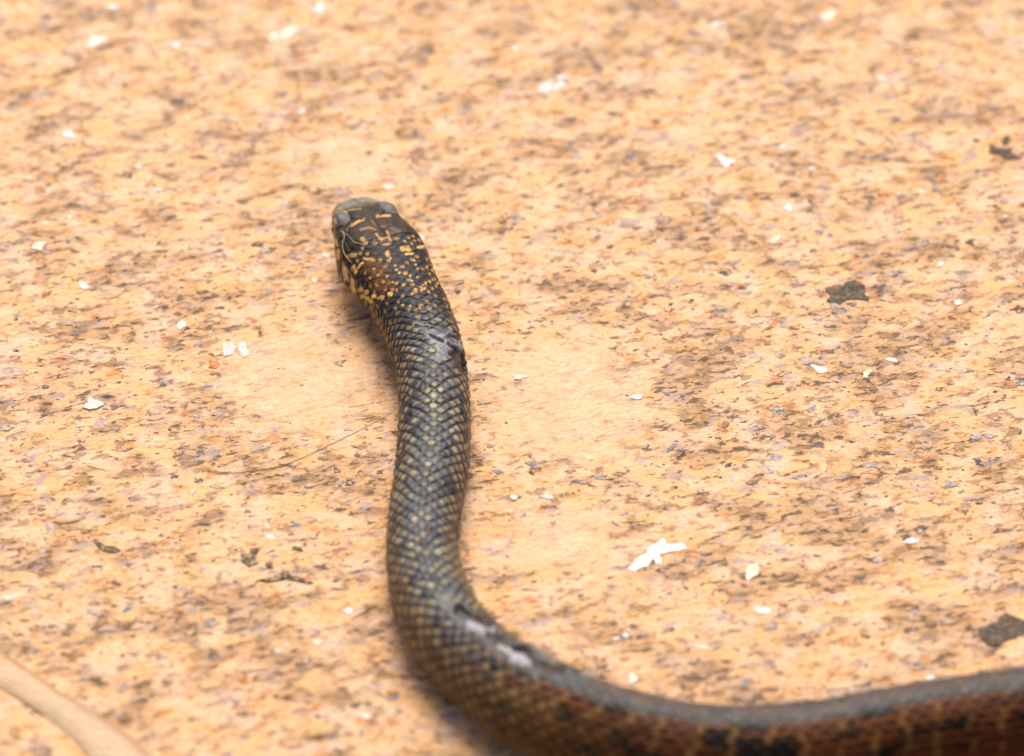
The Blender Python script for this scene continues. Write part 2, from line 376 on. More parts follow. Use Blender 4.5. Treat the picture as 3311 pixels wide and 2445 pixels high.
# rear body: near-black scales, rusty skin between them, pale broken bars on the flank
bs = mm + 2.2 * (vnoise(mm * .25, np.abs(TT) * 2.5) - .5) + 1.2 * np.abs(TT)
bar = sst(1.05, .40, np.abs(np.mod(bs, 7.0) - 3.5)) * sst(.02, .16, np.abs(TT)) * sst(.25, .6, vnoise(mm * .35 + 9, TT * 6))
lines = sst(.36, .12, np.abs(np.abs(np.mod(aw, 1) - .5) - .5)) * sst(.02, .16, np.abs(TT)) * sst(.24, .52, vnoise(mm * .16 + 5, aw * .9))
rc = np.zeros_like(C) + L3(.011, .007, .005)
rc = mixc(rc, lines * .72, L3(.19, .055, .011))
rc = mixc(rc, bar * (.30 + .40 * cen), L3(.20, .105, .030))
rc = mixc(rc, sst(.10, -.04, TT) * sst(-1.25, -.7, TT) * (.35 + .65 * vnoise(mm * .22, TT * 26)) * (.6 + .4 * cen), L3(.062, .062, .060))  # grazing sky sheen painted as grey along the back's far side
rc = mixc(rc, sst(1.5, 2.1, np.abs(TT)) * .6, L3(.22, .15, .055))
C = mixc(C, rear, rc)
bend = sst(.120, .150, SS) * sst(.225, .185, SS) * sst(.3, .6, np.abs(TT))
C = mixc(C, bend * sst(.5, .9, hsh(I1 + 2, K1 + 5)) * cen * .8, L3(.25, .16, .055))
C = mixc(C, bend * sst(.78, .85, hsh(I1 + 9, K1 + 2)), L3(.016, .013, .012))
C = mixc(C, sst(.110, .150, SS) * sst(.23, .19, SS) * sst(.45, .9, np.abs(TT)) * .45 * (.4 + .6 * cen), L3(.21, .125, .045))
# neck: blacker scales with small amber tips
neck = sst(.064, .046, SS)
nc = np.zeros_like(C) + L3(.016, .015, .016)
nc = mixc(nc, cen * .55 * (.4 + .6 * h3), L3(.060, .060, .060))
nc = mixc(nc, sst(.02, .18, DB) * sst(.40, .2, np.abs(DA)) * sst(.50, .66, h1), L3(.42, .20, .050))
nc = mixc(nc, sst(1.15, 1.6, np.abs(TT)) * cen * (.5 + .5 * h2), L3(.40, .26, .075))
C = mixc(C, neck, nc)
C = mixc(C, vent * .85, L3(.42, .32, .14))
# head
hc = np.zeros_like(C) + L3(.010, .008, .007)
hc = mixc(hc, sst(11, 6.5, mm) * (.55 + .45 * vnoise(mm * 1.4 + 3, TT * 6)), L3(.200, .190, .150))
BROW = np.array([SITES[j][0] == 'brow_shield' for j in range(len(SITES))])[HID] * 1.0
hc = mixc(hc, BROW * .6, L3(.085, .092, .105))  # blue-grey sheen on the brows, painted into their colour
hc = mixc(hc, sst(1.15, 1.5, np.abs(TT)) * .75, L3(.24, .165, .075))
hc = mixc(hc, sst(.35, .1, H2 - H1) * .8, L3(.020, .016, .013))
hc = mixc(hc, vnoise(mm * 1.1, TT * 9) ** 2 * .45, L3(.12, .07, .03))
C = mixc(C, hz, hc); C = mixc(C, chin, L3(.48, .38, .19))
# marks on head and neck, given as strokes in photo pixels (head crop: 3.003 px per px, origin 980, 580)
def stroke(pl, r, soft=.5):
    pl = np.array(pl, float); d = np.full(SS.shape, 1e9)
    box = (PX[..., 0] > pl[:, 0].min() - 3 * r) & (PX[..., 0] < pl[:, 0].max() + 3 * r) & (PX[..., 1] > pl[:, 1].min() - 3 * r) & (PX[..., 1] < pl[:, 1].max() + 3 * r) & FACE
    q = PX[box]; best = np.full(len(q), 1e9)
    if len(pl) == 1: best = np.linalg.norm(q - pl[0], axis=1)
    for a, b in zip(pl[:-1], pl[1:]):
        t = np.clip(((q - a) @ (b - a)) / (((b - a) ** 2).sum() + 1e-9), 0, 1)
        best = np.minimum(best, np.linalg.norm(q - (a + t[:, None] * (b - a)), axis=1))
    best = best + (vnoise(q[:, 0] / 6, q[:, 1] / 6) - .5) * r * .6
    d[box] = best
    return sst(r * (1 + soft), r * (1 - soft), d)
def zh(*p): return [(980 + x / 3.003, 580 + y / 3.003) for x, y in p]
AMB, YEL, CRM, BRN = L3(.56, .30, .085), L3(.60, .40, .12), L3(.66, .48, .22), L3(.17, .075, .025)
C = mixc(C, stroke(zh((640, 850), (740, 880), (760, 1010)), 26, .8) * .6, BRN)
for p, r, c in ((((475, 460), (540, 420), (588, 400)), 5, AMB), (((722, 366), (842, 366)), 5, AMB), (((560, 500), (640, 480), (705, 495)), 5, BRN * 1.8), (((580, 590), (595, 612)), 9, AMB * .75),
                (((712, 540), (762, 590)), 5, AMB * .85), (((815, 520), (852, 600)), 5, AMB * .8), (((820, 712), (822, 740)), 9, AMB), (((955, 668), (1032, 690)), 8, AMB), (((1115, 664), (1172, 655)), 6, YEL),
                (((598, 775), (690, 785)), 6, AMB), (((538, 860), (580, 812)), 5, YEL), (((1000, 730), (1062, 722)), 5, YEL), (((405, 860), (420, 965)), 9, CRM), (((478, 975), (492, 1085)), 9, CRM),
                (((498, 850), (510, 900)), 8, YEL), (((350, 700), (350, 770)), 8, AMB), (((470, 745), (510, 735)), 8, YEL * .8), (((325, 590), (345, 640)), 7, AMB), (((660, 400), (700, 440)), 5, BRN), (((860, 490), (940, 520)), 7, BRN * .8),
                (((760, 470), (800, 470)), 5, BRN), (((320, 390), (330, 430)), 4, YEL), (((690, 590), (690, 640)), 4, BRN), (((600, 230), (680, 250)), 5, BRN), (((280, 300), (330, 280), (420, 330)), 4, YEL * .6), (((440, 310), (560, 300)), 3, YEL * .5)):
    C = mixc(C, stroke(zh(*p), r * .72, .3) * .95, c)
for x, y in ((570, 1070), (620, 1095), (578, 1135), (690, 1135), (625, 1155), (765, 1150), (660, 1185), (850, 1115)): C = mixc(C, stroke(zh((x, y)), 7.6, .25), YEL)
for x, y in ((850, 765), (895, 840), (905, 882), (935, 910), (1080, 790), (1092, 832), (1112, 872), (1040, 940), (1110, 955), (1060, 990), (972, 1030), (1160, 1030), (1252, 885), (1205, 845), (1300, 1015), (1362, 990), (1190, 1010)): C = mixc(C, stroke(zh((x, y)), 3.5, .35) * .95, AMB * 1.1)
for x, y in ((730, 932), (655, 960), (782, 1000), (870, 1005), (820, 945), (718, 1030), (690, 872), (610, 912), (910, 1080), (1092, 1072), (970, 1222), (1040, 1232), (1130, 1252), (1060, 1112), (1180, 1060), (1150, 1080)): C = mixc(C, stroke(zh((x, y)), 4.8, .35) * .9, AMB * .85)
# torn, pale and open skin on neck and bend
depth = np.zeros_like(SS)
PALE, SLIT, RED = L3(.27, .265, .285), L3(.012, .007, .008), L3(.060, .012, .010)
zb = lambda *p: [(1250 + x / 2.5613, 1800 + y / 2.5613) for x, y in p]
zn = lambda *p: [(1150 + x / 3.304, 1000 + y / 3.304) for x, y in p]
for p, r, c, d in ((zn((800, 270), (900, 340), (960, 400), (1040, 420), (1120, 430)), 17, PALE * .75, .0003), (zn((900, 440), (960, 470), (880, 530)), 14, PALE * .5, .0002), (zn((980, 250), (1060, 320), (1130, 330)), 9, PALE * .7, .0002), (zn((680, 170), (780, 250), (960, 230)), 9, L3(.06, .065, .085), .0001),
                   (zn((800, 280), (860, 320), (930, 350)), 5, SLIT, -.0003), (zn((985, 380), (1040, 410), (1075, 420)), 4, RED, -.0003), (zn((1000, 285), (1050, 300), (1100, 322)), 5, SLIT * 2, -.0002), (zn((1060, 475), (1120, 500), (1150, 560), (1165, 640)), 16, SLIT, -.0009),
                   (zb((480, 370), (600, 490), (760, 590), (900, 720), (1100, 850), (1240, 920), (1500, 970), (1650, 1010)), 18, L3(.060, .064, .067), .0),
                   (zb((700, 560), (790, 590), (850, 620)), 19, PALE, .0004), (zb((940, 750), (1010, 780)), 9, PALE * L3(1.1, 1.05, .9), .0002), (zb((1060, 830), (1130, 845), (1190, 860)), 18, PALE * 1.1, .0004),
                   (zb((600, 440), (700, 490), (840, 555)), 14, SLIT + L3(.012, .002, 0), -.0011), (zb((850, 650), (950, 690), (1040, 722)), 11, RED * .4, -.0008), (zb((1070, 755), (1160, 790), (1220, 860)), 11, SLIT * 1.5 + L3(.02, .005, .012), -.0008), (zb((1240, 895), (1330, 915), (1440, 938)), 11, RED * .7, -.0008),
                   (zb((1060, 740), (1180, 740), (1240, 790), (1340, 850), (1480, 900)), 6, L3(.13, .115, .08), .0008), (zb((1480, 920), (1560, 950), (1630, 930)), 8, SLIT * 2, .0007)):
    mk = stroke(p, r, .55); C = mixc(C, mk * .93, c); depth = depth * (1 - mk) + d * mk; relief = relief * (1 - mk * .75)
C = np.clip(C * (.86 + .28 * vnoise(mm * 2.3, TT * 20))[..., None], .004, .9)
SPEC = .26 -   rear * (.06 + .15 * sst(.02, .25, TT)) - .17 * neck * (1 - hz) - .12 * hz + .24 * hz * BROW + .14 * hz * sst(11, 6, mm)
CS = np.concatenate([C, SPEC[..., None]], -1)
P2 = P1 + N1 * (relief + depth)[..., None]
# close the snout tip and tail tip
P2[0] = P2[0].mean(0); P2[-1] = P2[-1].mean(0)

def snake_material():
    g = NT('snake_skin'); a = g.n('ShaderNodeAttribute', attribute_name='tint'); geo = g.n('ShaderNodeNewGeometry')
    mp = g.n('ShaderNodeVectorMath', operation='SCALE'); g.l(geo.outputs['Position'], mp.inputs[0]); mp.inputs['Scale'].default_value = 1000
    f = g.noise(mp.outputs[0], 2.4, 5, .65).outputs['Fac']; f2 = g.noise(mp.outputs[0], .35, 3, .5).outputs['Fac']
    g.l(g.mix(1.0, a.outputs['Color'], g.mix(g.ramp(f, .3, .7), (0.75, 0.74, 0.72), (1.2, 1.2, 1.2)), 'MULTIPLY'), g.b.inputs['Base Color'])
    g.l(g.ramp(f2, .35, .65, .30, .46), g.b.inputs['Roughness']); g.l(a.outputs['Alpha'], g.b.inputs['Specular IOR Level'])
    bp = g.n('ShaderNodeBump'); bp.inputs['Distance'].default_value = .00012; bp.inputs['Strength'].default_value = .5
    g.l(f, bp.inputs['Height']); g.l(bp.outputs[0], g.b.inputs['Normal']); return g.m
M_SNAKE = snake_material()
snake = bpy.data.objects.new('snake', None); COL.objects.link(snake); snake.empty_display_size = .02
base = AX[np.searchsorted(S, .12)]; snake.location = (float(base[0]), float(base[1]), 0)
tag(snake, 'dark scaled snake with amber head flecks stretched across the orange ground', 'snake')
OFF = np.array(snake.location)
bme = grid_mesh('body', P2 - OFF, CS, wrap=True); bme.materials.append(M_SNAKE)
body = bpy.data.objects.new('body', bme); COL.objects.link(body); body.parent = snake
fl = np.array(bme.polygons[len(bme.polygons) // 3].normal); pc = np.array(bme.polygons[len(bme.polygons) // 3].center)
def outward(me):
    n = np.zeros(len(me.polygons) * 3); me.polygons.foreach_get('normal', n); c = np.zeros(len(me.polygons) * 3); me.polygons.foreach_get('center', c)
    return n.reshape(-1, 3), c.reshape(-1, 3)
n_, c_ = outward(bme); k_ = np.abs(c_[:, 2] - .001) > -1
# outward test: top-most faces must point up
ktop = c_[:, 2] > np.percentile(c_[:, 2], 90)
FLIP = n_[ktop, 2].mean() < 0
if FLIP: bme.flip_normals()
# head shields as raised plates (own meshes) on top of the continuous body
NAMES_TOP = ('rostral_shield', 'internasal_shield', 'prefrontal_shield', 'brow_shield', 'parietal_shield', 'frontal_shield', 'temple_shield', 'lip_shield', 'cheek_shield')
for j, (n_, s0, t0, wg) in enumerate(SITES):
    mk = (HID == j) & (H2 - H1 > .16) & (hz > .5) & (mm > .25)
    if mk.sum() < 60: continue
    rows = np.where(mk.any(1))[0]; r0, r1 = rows[0], rows[-1] + 1
    lift_ = (.00001 + .00013 * sst(.16, .6, H2 - H1))
    PS = P2 + N1 * lift_[..., None]
    me = grid_mesh(n_, (PS - OFF)[r0:r1], CS[r0:r1], wrap=True, mask=mk[r0:r1])
    if FLIP: me.flip_normals()
    me.materials.append(M_SNAKE); o = bpy.data.objects.new(n_, me); COL.objects.link(o); o.parent = snake
# eyes
def uv_sphere(r, nu=20, nv=12, sx=1, sy=1, sz=1):
    V = [(0, 0, r * sz)]; F = []
    for i in range(1, nv):
        for j in range(nu):
            a, b = math.pi * i / nv, 2 * math.pi * j / nu; V.append((r * sx * math.sin(a) * math.cos(b), r * sy * math.sin(a) * math.sin(b), r * sz * math.cos(a)))
    V.append((0, 0, -r * sz)); n = len(V) - 1
    for j in range(nu): F.append((0, 1 + j, 1 + (j + 1) % nu)); F.append((n, n - nu + (j + 1) % nu, n - nu + j))
    for i in range(nv - 2):
        for j in range(nu): a = 1 + i * nu; F.append((a + j, a + nu + j, a + nu + (j + 1) % nu, a + (j + 1) % nu))
    return np.array(V), F
M_IRIS = plain('amber_iris', (0.42, 0.15, 0.025), (0.60, 0.27, 0.05), 1.6, .12, .6).m
M_PUPIL = plain('black_pupil', (0.006, 0.006, 0.006), (0.010, 0.010, 0.010), 1, .08, .6).m
ei = np.searchsorted(S,   .0112)
for sg in (-1, 1):
    ti = int(np.argmin(np.abs(TH - sg * 1.36))); p = P1[ei, ti]; n = N1[ei, ti]
    V, F = uv_sphere(.0019); o = mesh_obj('eye', V + (p - n * .0007 - OFF), F, M_IRIS, snake, True)
    V, F = uv_sphere(.00085); q = Vector(n).to_track_quat('Z', 'Y').to_matrix(); V = V * np.array([1, 1, .45]); V = V @ np.array(q).T
    mesh_obj('pupil', V + (p + n * .00105 - OFF), F, M_PUPIL, o, True)

# ------------------------------------------------------------------ loose threads
from mathutils.bvhtree import BVHTree
def coarse_bvh():
    step = 3; G = P2[::step, ::step]; m, n = G.shape[:2]; idx = np.arange(m * n).reshape(m, n); nx = np.roll(idx, -1, 1)
    F = np.stack([idx[:-1], nx[:-1], nx[1:], idx[1:]], -1).reshape(-1, 4)
    return BVHTree.FromPolygons([Vector(v) for v in G.reshape(-1, 3)], F.tolist())
BVH = coarse_bvh()
def surface_point(px, py, lift=.0003):
    d = ray(px, py); d = d / np.linalg.norm(d)
    h = BVH.ray_cast(Vector(CAM), Vector(d))
    if h[0] is not None: return np.array(h[0]) + np.array([0, 0, lift])
    p = on_plane(px, py); return np.array([p[0], p[1], float(ground_z(p[0], p[1])) + lift])
def tube(name, P, r, mat, label, cat, group=None, taper=True, wob=0.0):
    P = np.array(P); P = catmull(P, 8); n = 6; V, F = [], []
    if wob: P = P + RNG.normal(0, wob, P.shape) * np.array([1, 1, .3])
    t = np.gradient(P, axis=0); t /= np.linalg.norm(t, axis=1)[:, None]
    for i, (p, d) in enumerate(zip(P, t)):
        a = np.cross(d, [0, 0, 1.0]); a /= np.linalg.norm(a) + 1e-9; b = np.cross(a, d); f = i / (len(P) - 1)
        rr = r * (1 - .6 * abs(2 * f - 1) ** 3) if taper else r
        for k in range(n): c = 2 * math.pi * k / n; V.append(p + a * rr * math.cos(c) + b * rr * math.sin(c))
    for i in range(len(P) - 1):
        for k in range(n): F.append((i * n + k, i * n + (k + 1) % n, (i + 1) * n + (k + 1) % n, (i + 1) * n + k))
    F.append(tuple(range(n))[::-1]); F.append(tuple(range(len(V) - n, len(V))))
    c = V[0] * 1.0; c[2] = float(ground_z(c[0], c[1])) if c[2] < .004 else c[2]
    o = mesh_obj(name, np.array(V) - c, F, mat, None, True); o.location = c
    return tag(o, label, cat, group)
tube('hair', [surface_point(x, y, .00012) for x, y in ((1398, 424), (1372, 450), (1349, 475), (1331, 519), (1318, 556), (1312, 590), (1298, 628), (1286, 668))], .000075, M_HAIR, 'fine dark hair running from the ground up to the snake\'s right brow', 'hair')
tube('hair', [surface_point(x, y, .00014) for x, y in ((640, 1528), (700, 1534), (760, 1535), (827, 1525), (888, 1515), (960, 1490), (1036, 1457), (1110, 1422), (1184, 1383), (1240, 1350), (1278, 1326))], .000065, M_HAIR, 'long reddish hair curving over the ground beside the snake\'s neck', 'hair')
tube('plant_fibre', [surface_point(x, y, .0004) for x, y in zh((475, 430), (455, 470), (425, 500), (430, 520))], .00010, M_FIBRE, 'short pale fibre stuck behind the snake\'s left brow', 'fibre', wob=.00005)
tube('plant_fibre', [surface_point(x, y, .0004) for x, y in zh((350, 505), (385, 525), (400, 570), (385, 630), (385, 680), (405, 740), (440, 790), (478, 830))], .00011, M_FIBRE, 'long pale fibre hanging down the snake\'s left cheek past the eye', 'fibre', wob=.00005)
tube('plant_fibre', [surface_point(x, y, .0004) for x, y in zh((355, 505), (420, 545), (455, 575), (490, 620), (560, 640), (620, 660))], .00008, M_FIBRE, 'thin pale fibre running from the cheek onto the crown of the snake\'s head', 'fibre', wob=.00005)
tube('plant_fibre', [surface_point(x, y, .0003) for x, y in zh((725, 628), (800, 608), (880, 596), (948, 576))], .00007, M_FIBRE, 'straight pale fibre lying crosswise on the snake\'s crown', 'fibre', wob=.00004)
tube('plant_fibre', [surface_point(x, y, .0004) for x, y in zh((1050, 1450), (1075, 1440), (1070, 1412), (1100, 1405), (1160, 1422), (1230, 1430), (1300, 1450), (1345, 1462))], .00011, M_FIBRE, 'hooked pale fibre lying across the nape of the snake', 'fibre', wob=.00004)

# ------------------------------------------------------------------ dry blade in the corner
def dry_blade():
    upx = [(-420, 1830), (-180, 1975), (0, 2102), (43, 2130), (107, 2172), (172, 2220), (250, 2265), (304, 2297), (393, 2351), (447, 2393), (500, 2450), (560, 2530), (640, 2660)]
    lpx = [(-470, 1945), (-220, 2085), (0, 2222), (108, 2288), (210, 2360), (285, 2435), (355, 2540), (445, 2650), (520, 2780)]
    def even(pl, m=110):
        Q = catmull(np.array([on_plane(x, y, .0006) for x, y in pl]), 12); c = np.concatenate([[0], np.cumsum(np.linalg.norm(np.diff(Q, axis=0), axis=1))]); t = np.linspace(0, c[-1], m)
        return np.stack([smooth1(np.interp(t, c, Q[:, k]), 9)[:m] for k in range(3)], 1)
    A, B = even(upx), even(lpx)
    n = 22; G, Cc = [], []
    for a, b, i in zip(A, B, range(len(A))):
        row, cr = [], []
        for k in range(n + 1):
            f = k / n; p = a * (1 - f) + b * f
            z = float(ground_z(p[0], p[1])) + .00005 + .0008 * math.sin(math.pi * f) ** .7 + .00012 * math.sin(f * 40 + .2 * math.sin(i * .1)) + .0003 * vnoise(np.array(i * .15), np.array(f * 3))
            row.append((p[0], p[1], z)); e = min(f, 1 - f)
            mrg = float(sst(.30, .06, np.array(f))) * (.6 + .4 * float(vnoise(np.array(i * .25), np.array(2.0))))
            c = L3(.43, .285, .155) * (.92 + .16 * float(hsh(np.array(k * 1.0), np.array(0.0)))); c = c * (1 - mrg) + L3(.30, .135, .03) * mrg
            cr.append(c)
        G.append(row); Cc.append(cr)
    G = np.array(G); Cc = np.array(Cc); low = G - np.array([0, 0, 1.0]) * (.00004 + .0004 * np.sin(np.pi * np.linspace(0, 1, n + 1)))[None, :, None]
    G2 = np.concatenate([G, low[:, ::-1]], 1); C2 = np.concatenate([Cc, Cc[:, ::-1]], 1)
    g = NT('dry_blade'); a = g.n('ShaderNodeAttribute', attribute_name='tint'); geo = g.n('ShaderNodeNewGeometry')
    mp = g.n('ShaderNodeMapping'); mp.inputs['Scale'].default_value = (300, 1200, 600); mp.inputs['Rotation'].default_value = (0, 0, math.radians(50)); g.l(geo.outputs['Position'], mp.inputs['Vector'])
    f = g.noise(mp.outputs[0], 1.0, 5, .6).outputs['Fac']
    g.l(g.mix(1.0, a.outputs['Color'], g.mix(g.ramp(f, .35, .65), (0.86, 0.84, 0.80), (1.08, 1.08, 1.08)), 'MULTIPLY'), g.b.inputs['Base Color']); g.b.inputs['Roughness'].default_value = .55
    c0 = np.array([A[40][0], A[40][1], 0]); me = grid_mesh('dry_grass_blade', G2 - c0, C2, wrap=True); me.materials.append(g.m); 
    nn, cc = outward(me); 
    if nn[cc[:, 2] > np.percentile(cc[:, 2], 85), 2].mean() < 0: me.flip_normals()
    o = bpy.data.objects.new('dry_grass_blade', me); COL.objects.link(o); o.location = c0
    tag(o, 'broad dry tan grass blade with orange-brown margin lying on the ground', 'grass blade')
dry_blade()

# ------------------------------------------------------------------ flakes and stones given by their outline in photo pixels
def flake(name, pxs, mat, label, cat, h=.0006, group=None, rough=.12, dome=.3, sub=3):
    W = np.array([on_plane(x, y)[:2] for x, y in pxs]); c = W.mean(0); out = []
    size = np.ptp(W, axis=0).max()
    for a, b in zip(W, np.roll(W, -1, 0)):
        for k in range(sub): out.append(a + (b - a) * k / sub + (RNG.normal(0, rough * .22 * size, 2) * .25 if k else 0))
    out = np.array(out) - c; n = len(out); gz = float(ground_z(c[0], c[1])); V = []
    for p in out: V.append((*p, -.0006 + float(ground_z(*(p + c))) - gz))
    for p in out: V.append((*(p * .97), h * RNG.uniform(.75, 1.0) + float(ground_z(*(p + c))) - gz))
    for p in out: V.append((*(p * .62 + RNG.normal(0, .04 * size, 2) * .3), h * RNG.uniform(.95, 1.0 + dome * .5) + float(ground_z(*(p * .6 + c))) - gz))
    V.append((0, 0, h * 1.05)); F = []
    for i in range(n):
        j = (i + 1) % n; F += [(i, j, n + j, n + i), (n + i, n + j, 2 * n + j, 2 * n + i), (2 * n + i, 2 * n + j, 3 * n)]
    area = sum(out[i][0] * out[(i + 1) % n][1] - out[(i + 1) % n][0] * out[i][1] for i in range(n))
    if area < 0: F = [f[::-1] for f in F]
    o = mesh_obj(name, V, F, mat); o.location = (c[0], c[1], gz); return tag(o, label, cat, group)
def zr(ox, oy, k, pl): return [(ox + x * k, oy + y * k) for x, y in pl]
flake('bark_flake', zr(2490, 610, .3693, [(478, 872), (640, 852), (650, 822), (742, 800), (836, 850), (830, 920), (872, 982), (760, 968), (660, 982), (612, 1022), (500, 990), (522, 935)]), M_DARK, 'ragged dark brown flake alone on the ground, roughly rectangular', 'bark flake', .0003, rough=.3)
flake('bark_flake', zr(2490, 0, .3693, [(1912, 1340), (1920, 1258), (1962, 1290), (2052, 1302), (2120, 1300), (2118, 1345), (2200, 1388), (2070, 1398), (2000, 1352)]), M_DARK, 'jagged black-brown flake with a long thin spike beside a small dark crumb', 'bark flake', .0003)
flake('bark_crumb', zr(2490, 0, .3693, [(2024, 1240), (2060, 1195), (2110, 1215), (2085, 1270), (2040, 1275)]), M_DARK, 'small dark crumb touching the spiked black-brown flake', 'bark crumb', .0003)
flake('bark_crumb', zr(2490, 0, .3693, [(1765, 1215), (1840, 1222), (1815, 1245)]), M_DARK, 'tiny thin dark crumb a little apart from the spiked flake', 'bark crumb', .0003)
flake('bark_flake', zr(2500, 1900, .3625, [(1820, 362), (1990, 312), (2010, 258), (2072, 212), (2240, 282), (2420, 300), (2460, 370), (2240, 405), (2100, 462), (1990, 522), (1930, 522), (1858, 480)]), M_DARK, 'largest dark brown flake, lying just beyond the snake\'s thick body', 'bark flake', .0003)
flake('bark_flake', zr(600, 1600, .511, [(345, 385), (420, 377), (408, 350), (472, 343), (442, 400), (466, 440), (402, 466), (355, 430)]), M_DUSTY, 'small dark flake with a notch like a hook', 'bark flake', .0003)
flake('bark_sliver', zr(600, 1600, .511, [(445, 552), (540, 528), (612, 490), (650, 478), (668, 512), (720, 518), (815, 558), (790, 566), (700, 540), (610, 534), (520, 562)]), M_DUSTY, 'long thin dark sliver beside the hook-shaped flake', 'bark sliver', .0003)
flake('bark_crumb', zr(600, 1600, .511, [(505, 440), (545, 430), (560, 462), (520, 470)]), M_DUSTY, 'dark round crumb between the hooked flake and the thin sliver', 'bark crumb', .0003)
flake('bark_crumb', zr(600, 1600, .511, [(675, 325), (730, 335), (745, 358), (690, 350)]), M_DUSTY, 'dark narrow crumb above the thin dark sliver', 'bark crumb', .0003)
flake('bark_flake', zr(0, 1220, .371, [(820, 1440), (870, 1440), (905, 1480), (1000, 1480), (1055, 1515), (1000, 1535), (900, 1515), (860, 1490)]), M_DUSTY, 'dusty dark flake shaped like a crooked bar', 'bark flake', .0003)
G_TW = 'dark splinters pressed into the ground'
for (x, y, l, t, a) in ((620, 126, 46, 12, 12), (700, 134, 36, 10, 8), (2150, 223, 64, 10, 4), (1835, 470, 32, 26, 10), (2040, 492, 36, 14, 8), (2172, 462, 44, 18, -35), (2875, 452, 50, 16, 38), (2785, 462, 56, 14, 25), (2812, 505, 34, 18, -10), (2552, 154, 36, 10, -30), (2890, 34, 62, 9, 8), (2950, 205, 36, 14, 28),
                      (1262, 1236, 50, 9, 5), (1560, 1166, 70, 10, -12), (1590, 1440, 40, 18, -15), (1212, 395, 30, 18, 25), (1265, 505, 40, 9, 35), (1075, 617, 30, 16, 60), (1530, 395, 56, 9, -3), (390, 395, 54, 12, 14), (310, 562, 44, 11, 12), (280, 670, 40, 14, 8), (140, 1102, 52, 14, 4), (310, 1515, 90, 8, 14),
                      (705, 1580, 46, 14, 12), (395, 1720, 20, 12, 0), (1990, 1697, 34, 13, 22), (1985, 1645, 26, 14, -30), (2265, 1585, 32, 16, 10), (3040, 2014, 30, 17, 0), (2930, 1372, 36, 10, -8), (2520, 1150, 46, 26, 10), (440, 2115, 40, 18, -12), (160, 2118, 50, 18, -18), (985, 2140, 60, 20, -10), (1100, 2370, 70, 20, 8), (1240, 2250, 60, 16, 25), (2905, 1095, 44, 14, -8), (2690, 1068, 60, 10, 2), (1120, 1790, 10, 9, 0), (2420, 480, 70, 16, -6), (2000, 225, 30, 10, 0), (1880, 30, 46, 10, 8)):
    ca, sa = math.cos(math.radians(a)), math.sin(math.radians(a)); pl = []
    for k in range(8):
        q = 2 * math.pi * k / 8; ex_, ey_ = math.cos(q) * l / 2 * random.uniform(.6, 1.15), math.sin(q) * t / 2 * random.uniform(.45, 1.25); pl.append((x + ex_ * ca - ey_ * sa, y + ex_ * sa + ey_ * ca))
    kd = 'long needle-thin' if l / t > 4 else 'slim' if l / t > 2.4 else 'stubby'
    flake('dark_splinter', pl, M_SPLINT, kd + ' dark splinter pressed into the pale orange ground', 'splinter', .00012, kd + ' ' + G_TW, sub=3, rough=.3)

M_DULL = plain('grey_shell', (0.34, 0.33, 0.33), (0.66, 0.68, 0.68), .9, .4, .4, dust=.8, dlo=.49).m
flake('white_flake', zr(1600, 1300, .3710, [(1150, 1478), (1205, 1400), (1240, 1362), (1330, 1330), (1330, 1280), (1400, 1235), (1470, 1195), (1500, 1238), (1580, 1232), (1640, 1225), (1685, 1280), (1560, 1305), (1460, 1300), (1420, 1330), (1460, 1380), (1450, 1425), (1400, 1420), (1380, 1375), (1310, 1390), (1330, 1440), (1250, 1470), (1220, 1490)]), M_WHITE, 'largest white flake, branched like a crooked letter Y', 'white flake', .0002, sub=3, rough=.09)
flake('white_flake', zr(0, 0, .371, [(735, 412), (790, 370), (805, 320), (860, 330), (945, 305), (915, 350), (850, 385), (800, 412)]), M_WHITE, 'ragged white flake with pointed corners near a hazy dark streak', 'white flake', .0002, rough=.3)
flake('white_flake', zr(0, 1220, .371, [(715, 268), (765, 230), (765, 192), (800, 185), (830, 212), (895, 222), (905, 245), (840, 278), (770, 284)]), M_WHITE, 'bright white lump-shaped flake standing alone on open ground', 'white flake', .0005, rough=.25)
flake('white_flake', zr(1660, 0, .371, [(1765, 1350), (1810, 1350), (1850, 1390), (1930, 1400), (1935, 1425), (1880, 1430), (1875, 1465), (1830, 1455), (1800, 1410)]), M_WHITE, 'creamy white triangular flake with a ragged edge', 'white flake', .0002, rough=.3)
flake('cream_flake', zr(830, 0, .371, [(95, 320), (130, 285), (200, 280), (260, 225), (370, 215), (350, 260), (320, 300), (260, 345), (150, 365), (100, 350)]), M_CREAM, 'long ragged cream flake lying slantwise', 'cream flake', .00015, rough=.3)
flake('cream_flake', zr(2490, 0, .3693, [(430, 130), (500, 110), (545, 60), (580, 85), (560, 150), (500, 190), (440, 170)]), M_CREAM, 'wedge-shaped cream flake with a bright upper corner', 'cream flake', .00015, rough=.3)
flake('cream_flake', zr(0, 610, .371, [(275, 520), (290, 480), (345, 460), (420, 455), (375, 500), (370, 540), (330, 535)]), M_CREAM, 'pinkish cream flake with a torn side', 'cream flake', .00015, rough=.3)
flake('cream_flake', zr(0, 610, .371, [(1935, 1335), (2000, 1325), (2060, 1375), (2030, 1440), (1950, 1450)]), M_DULL, 'pale lilac square flake, one of a touching pair', 'cream flake', .00015, rough=.3)
flake('cream_flake', zr(0, 610, .371, [(2080, 1345), (2140, 1330), (2150, 1390), (2180, 1440), (2120, 1465), (2080, 1400)]), M_DULL, 'pale lilac crooked flake, narrower one of a touching pair', 'cream flake', .00015, rough=.3)
flake('grey_flake', zr(1660, 0, .371, [(205, 815), (230, 740), (290, 715), (345, 690), (340, 760), (300, 815)]), M_DULL, 'grey flake in a cluster of glinting fragments', 'grey flake', .0002, rough=.3)
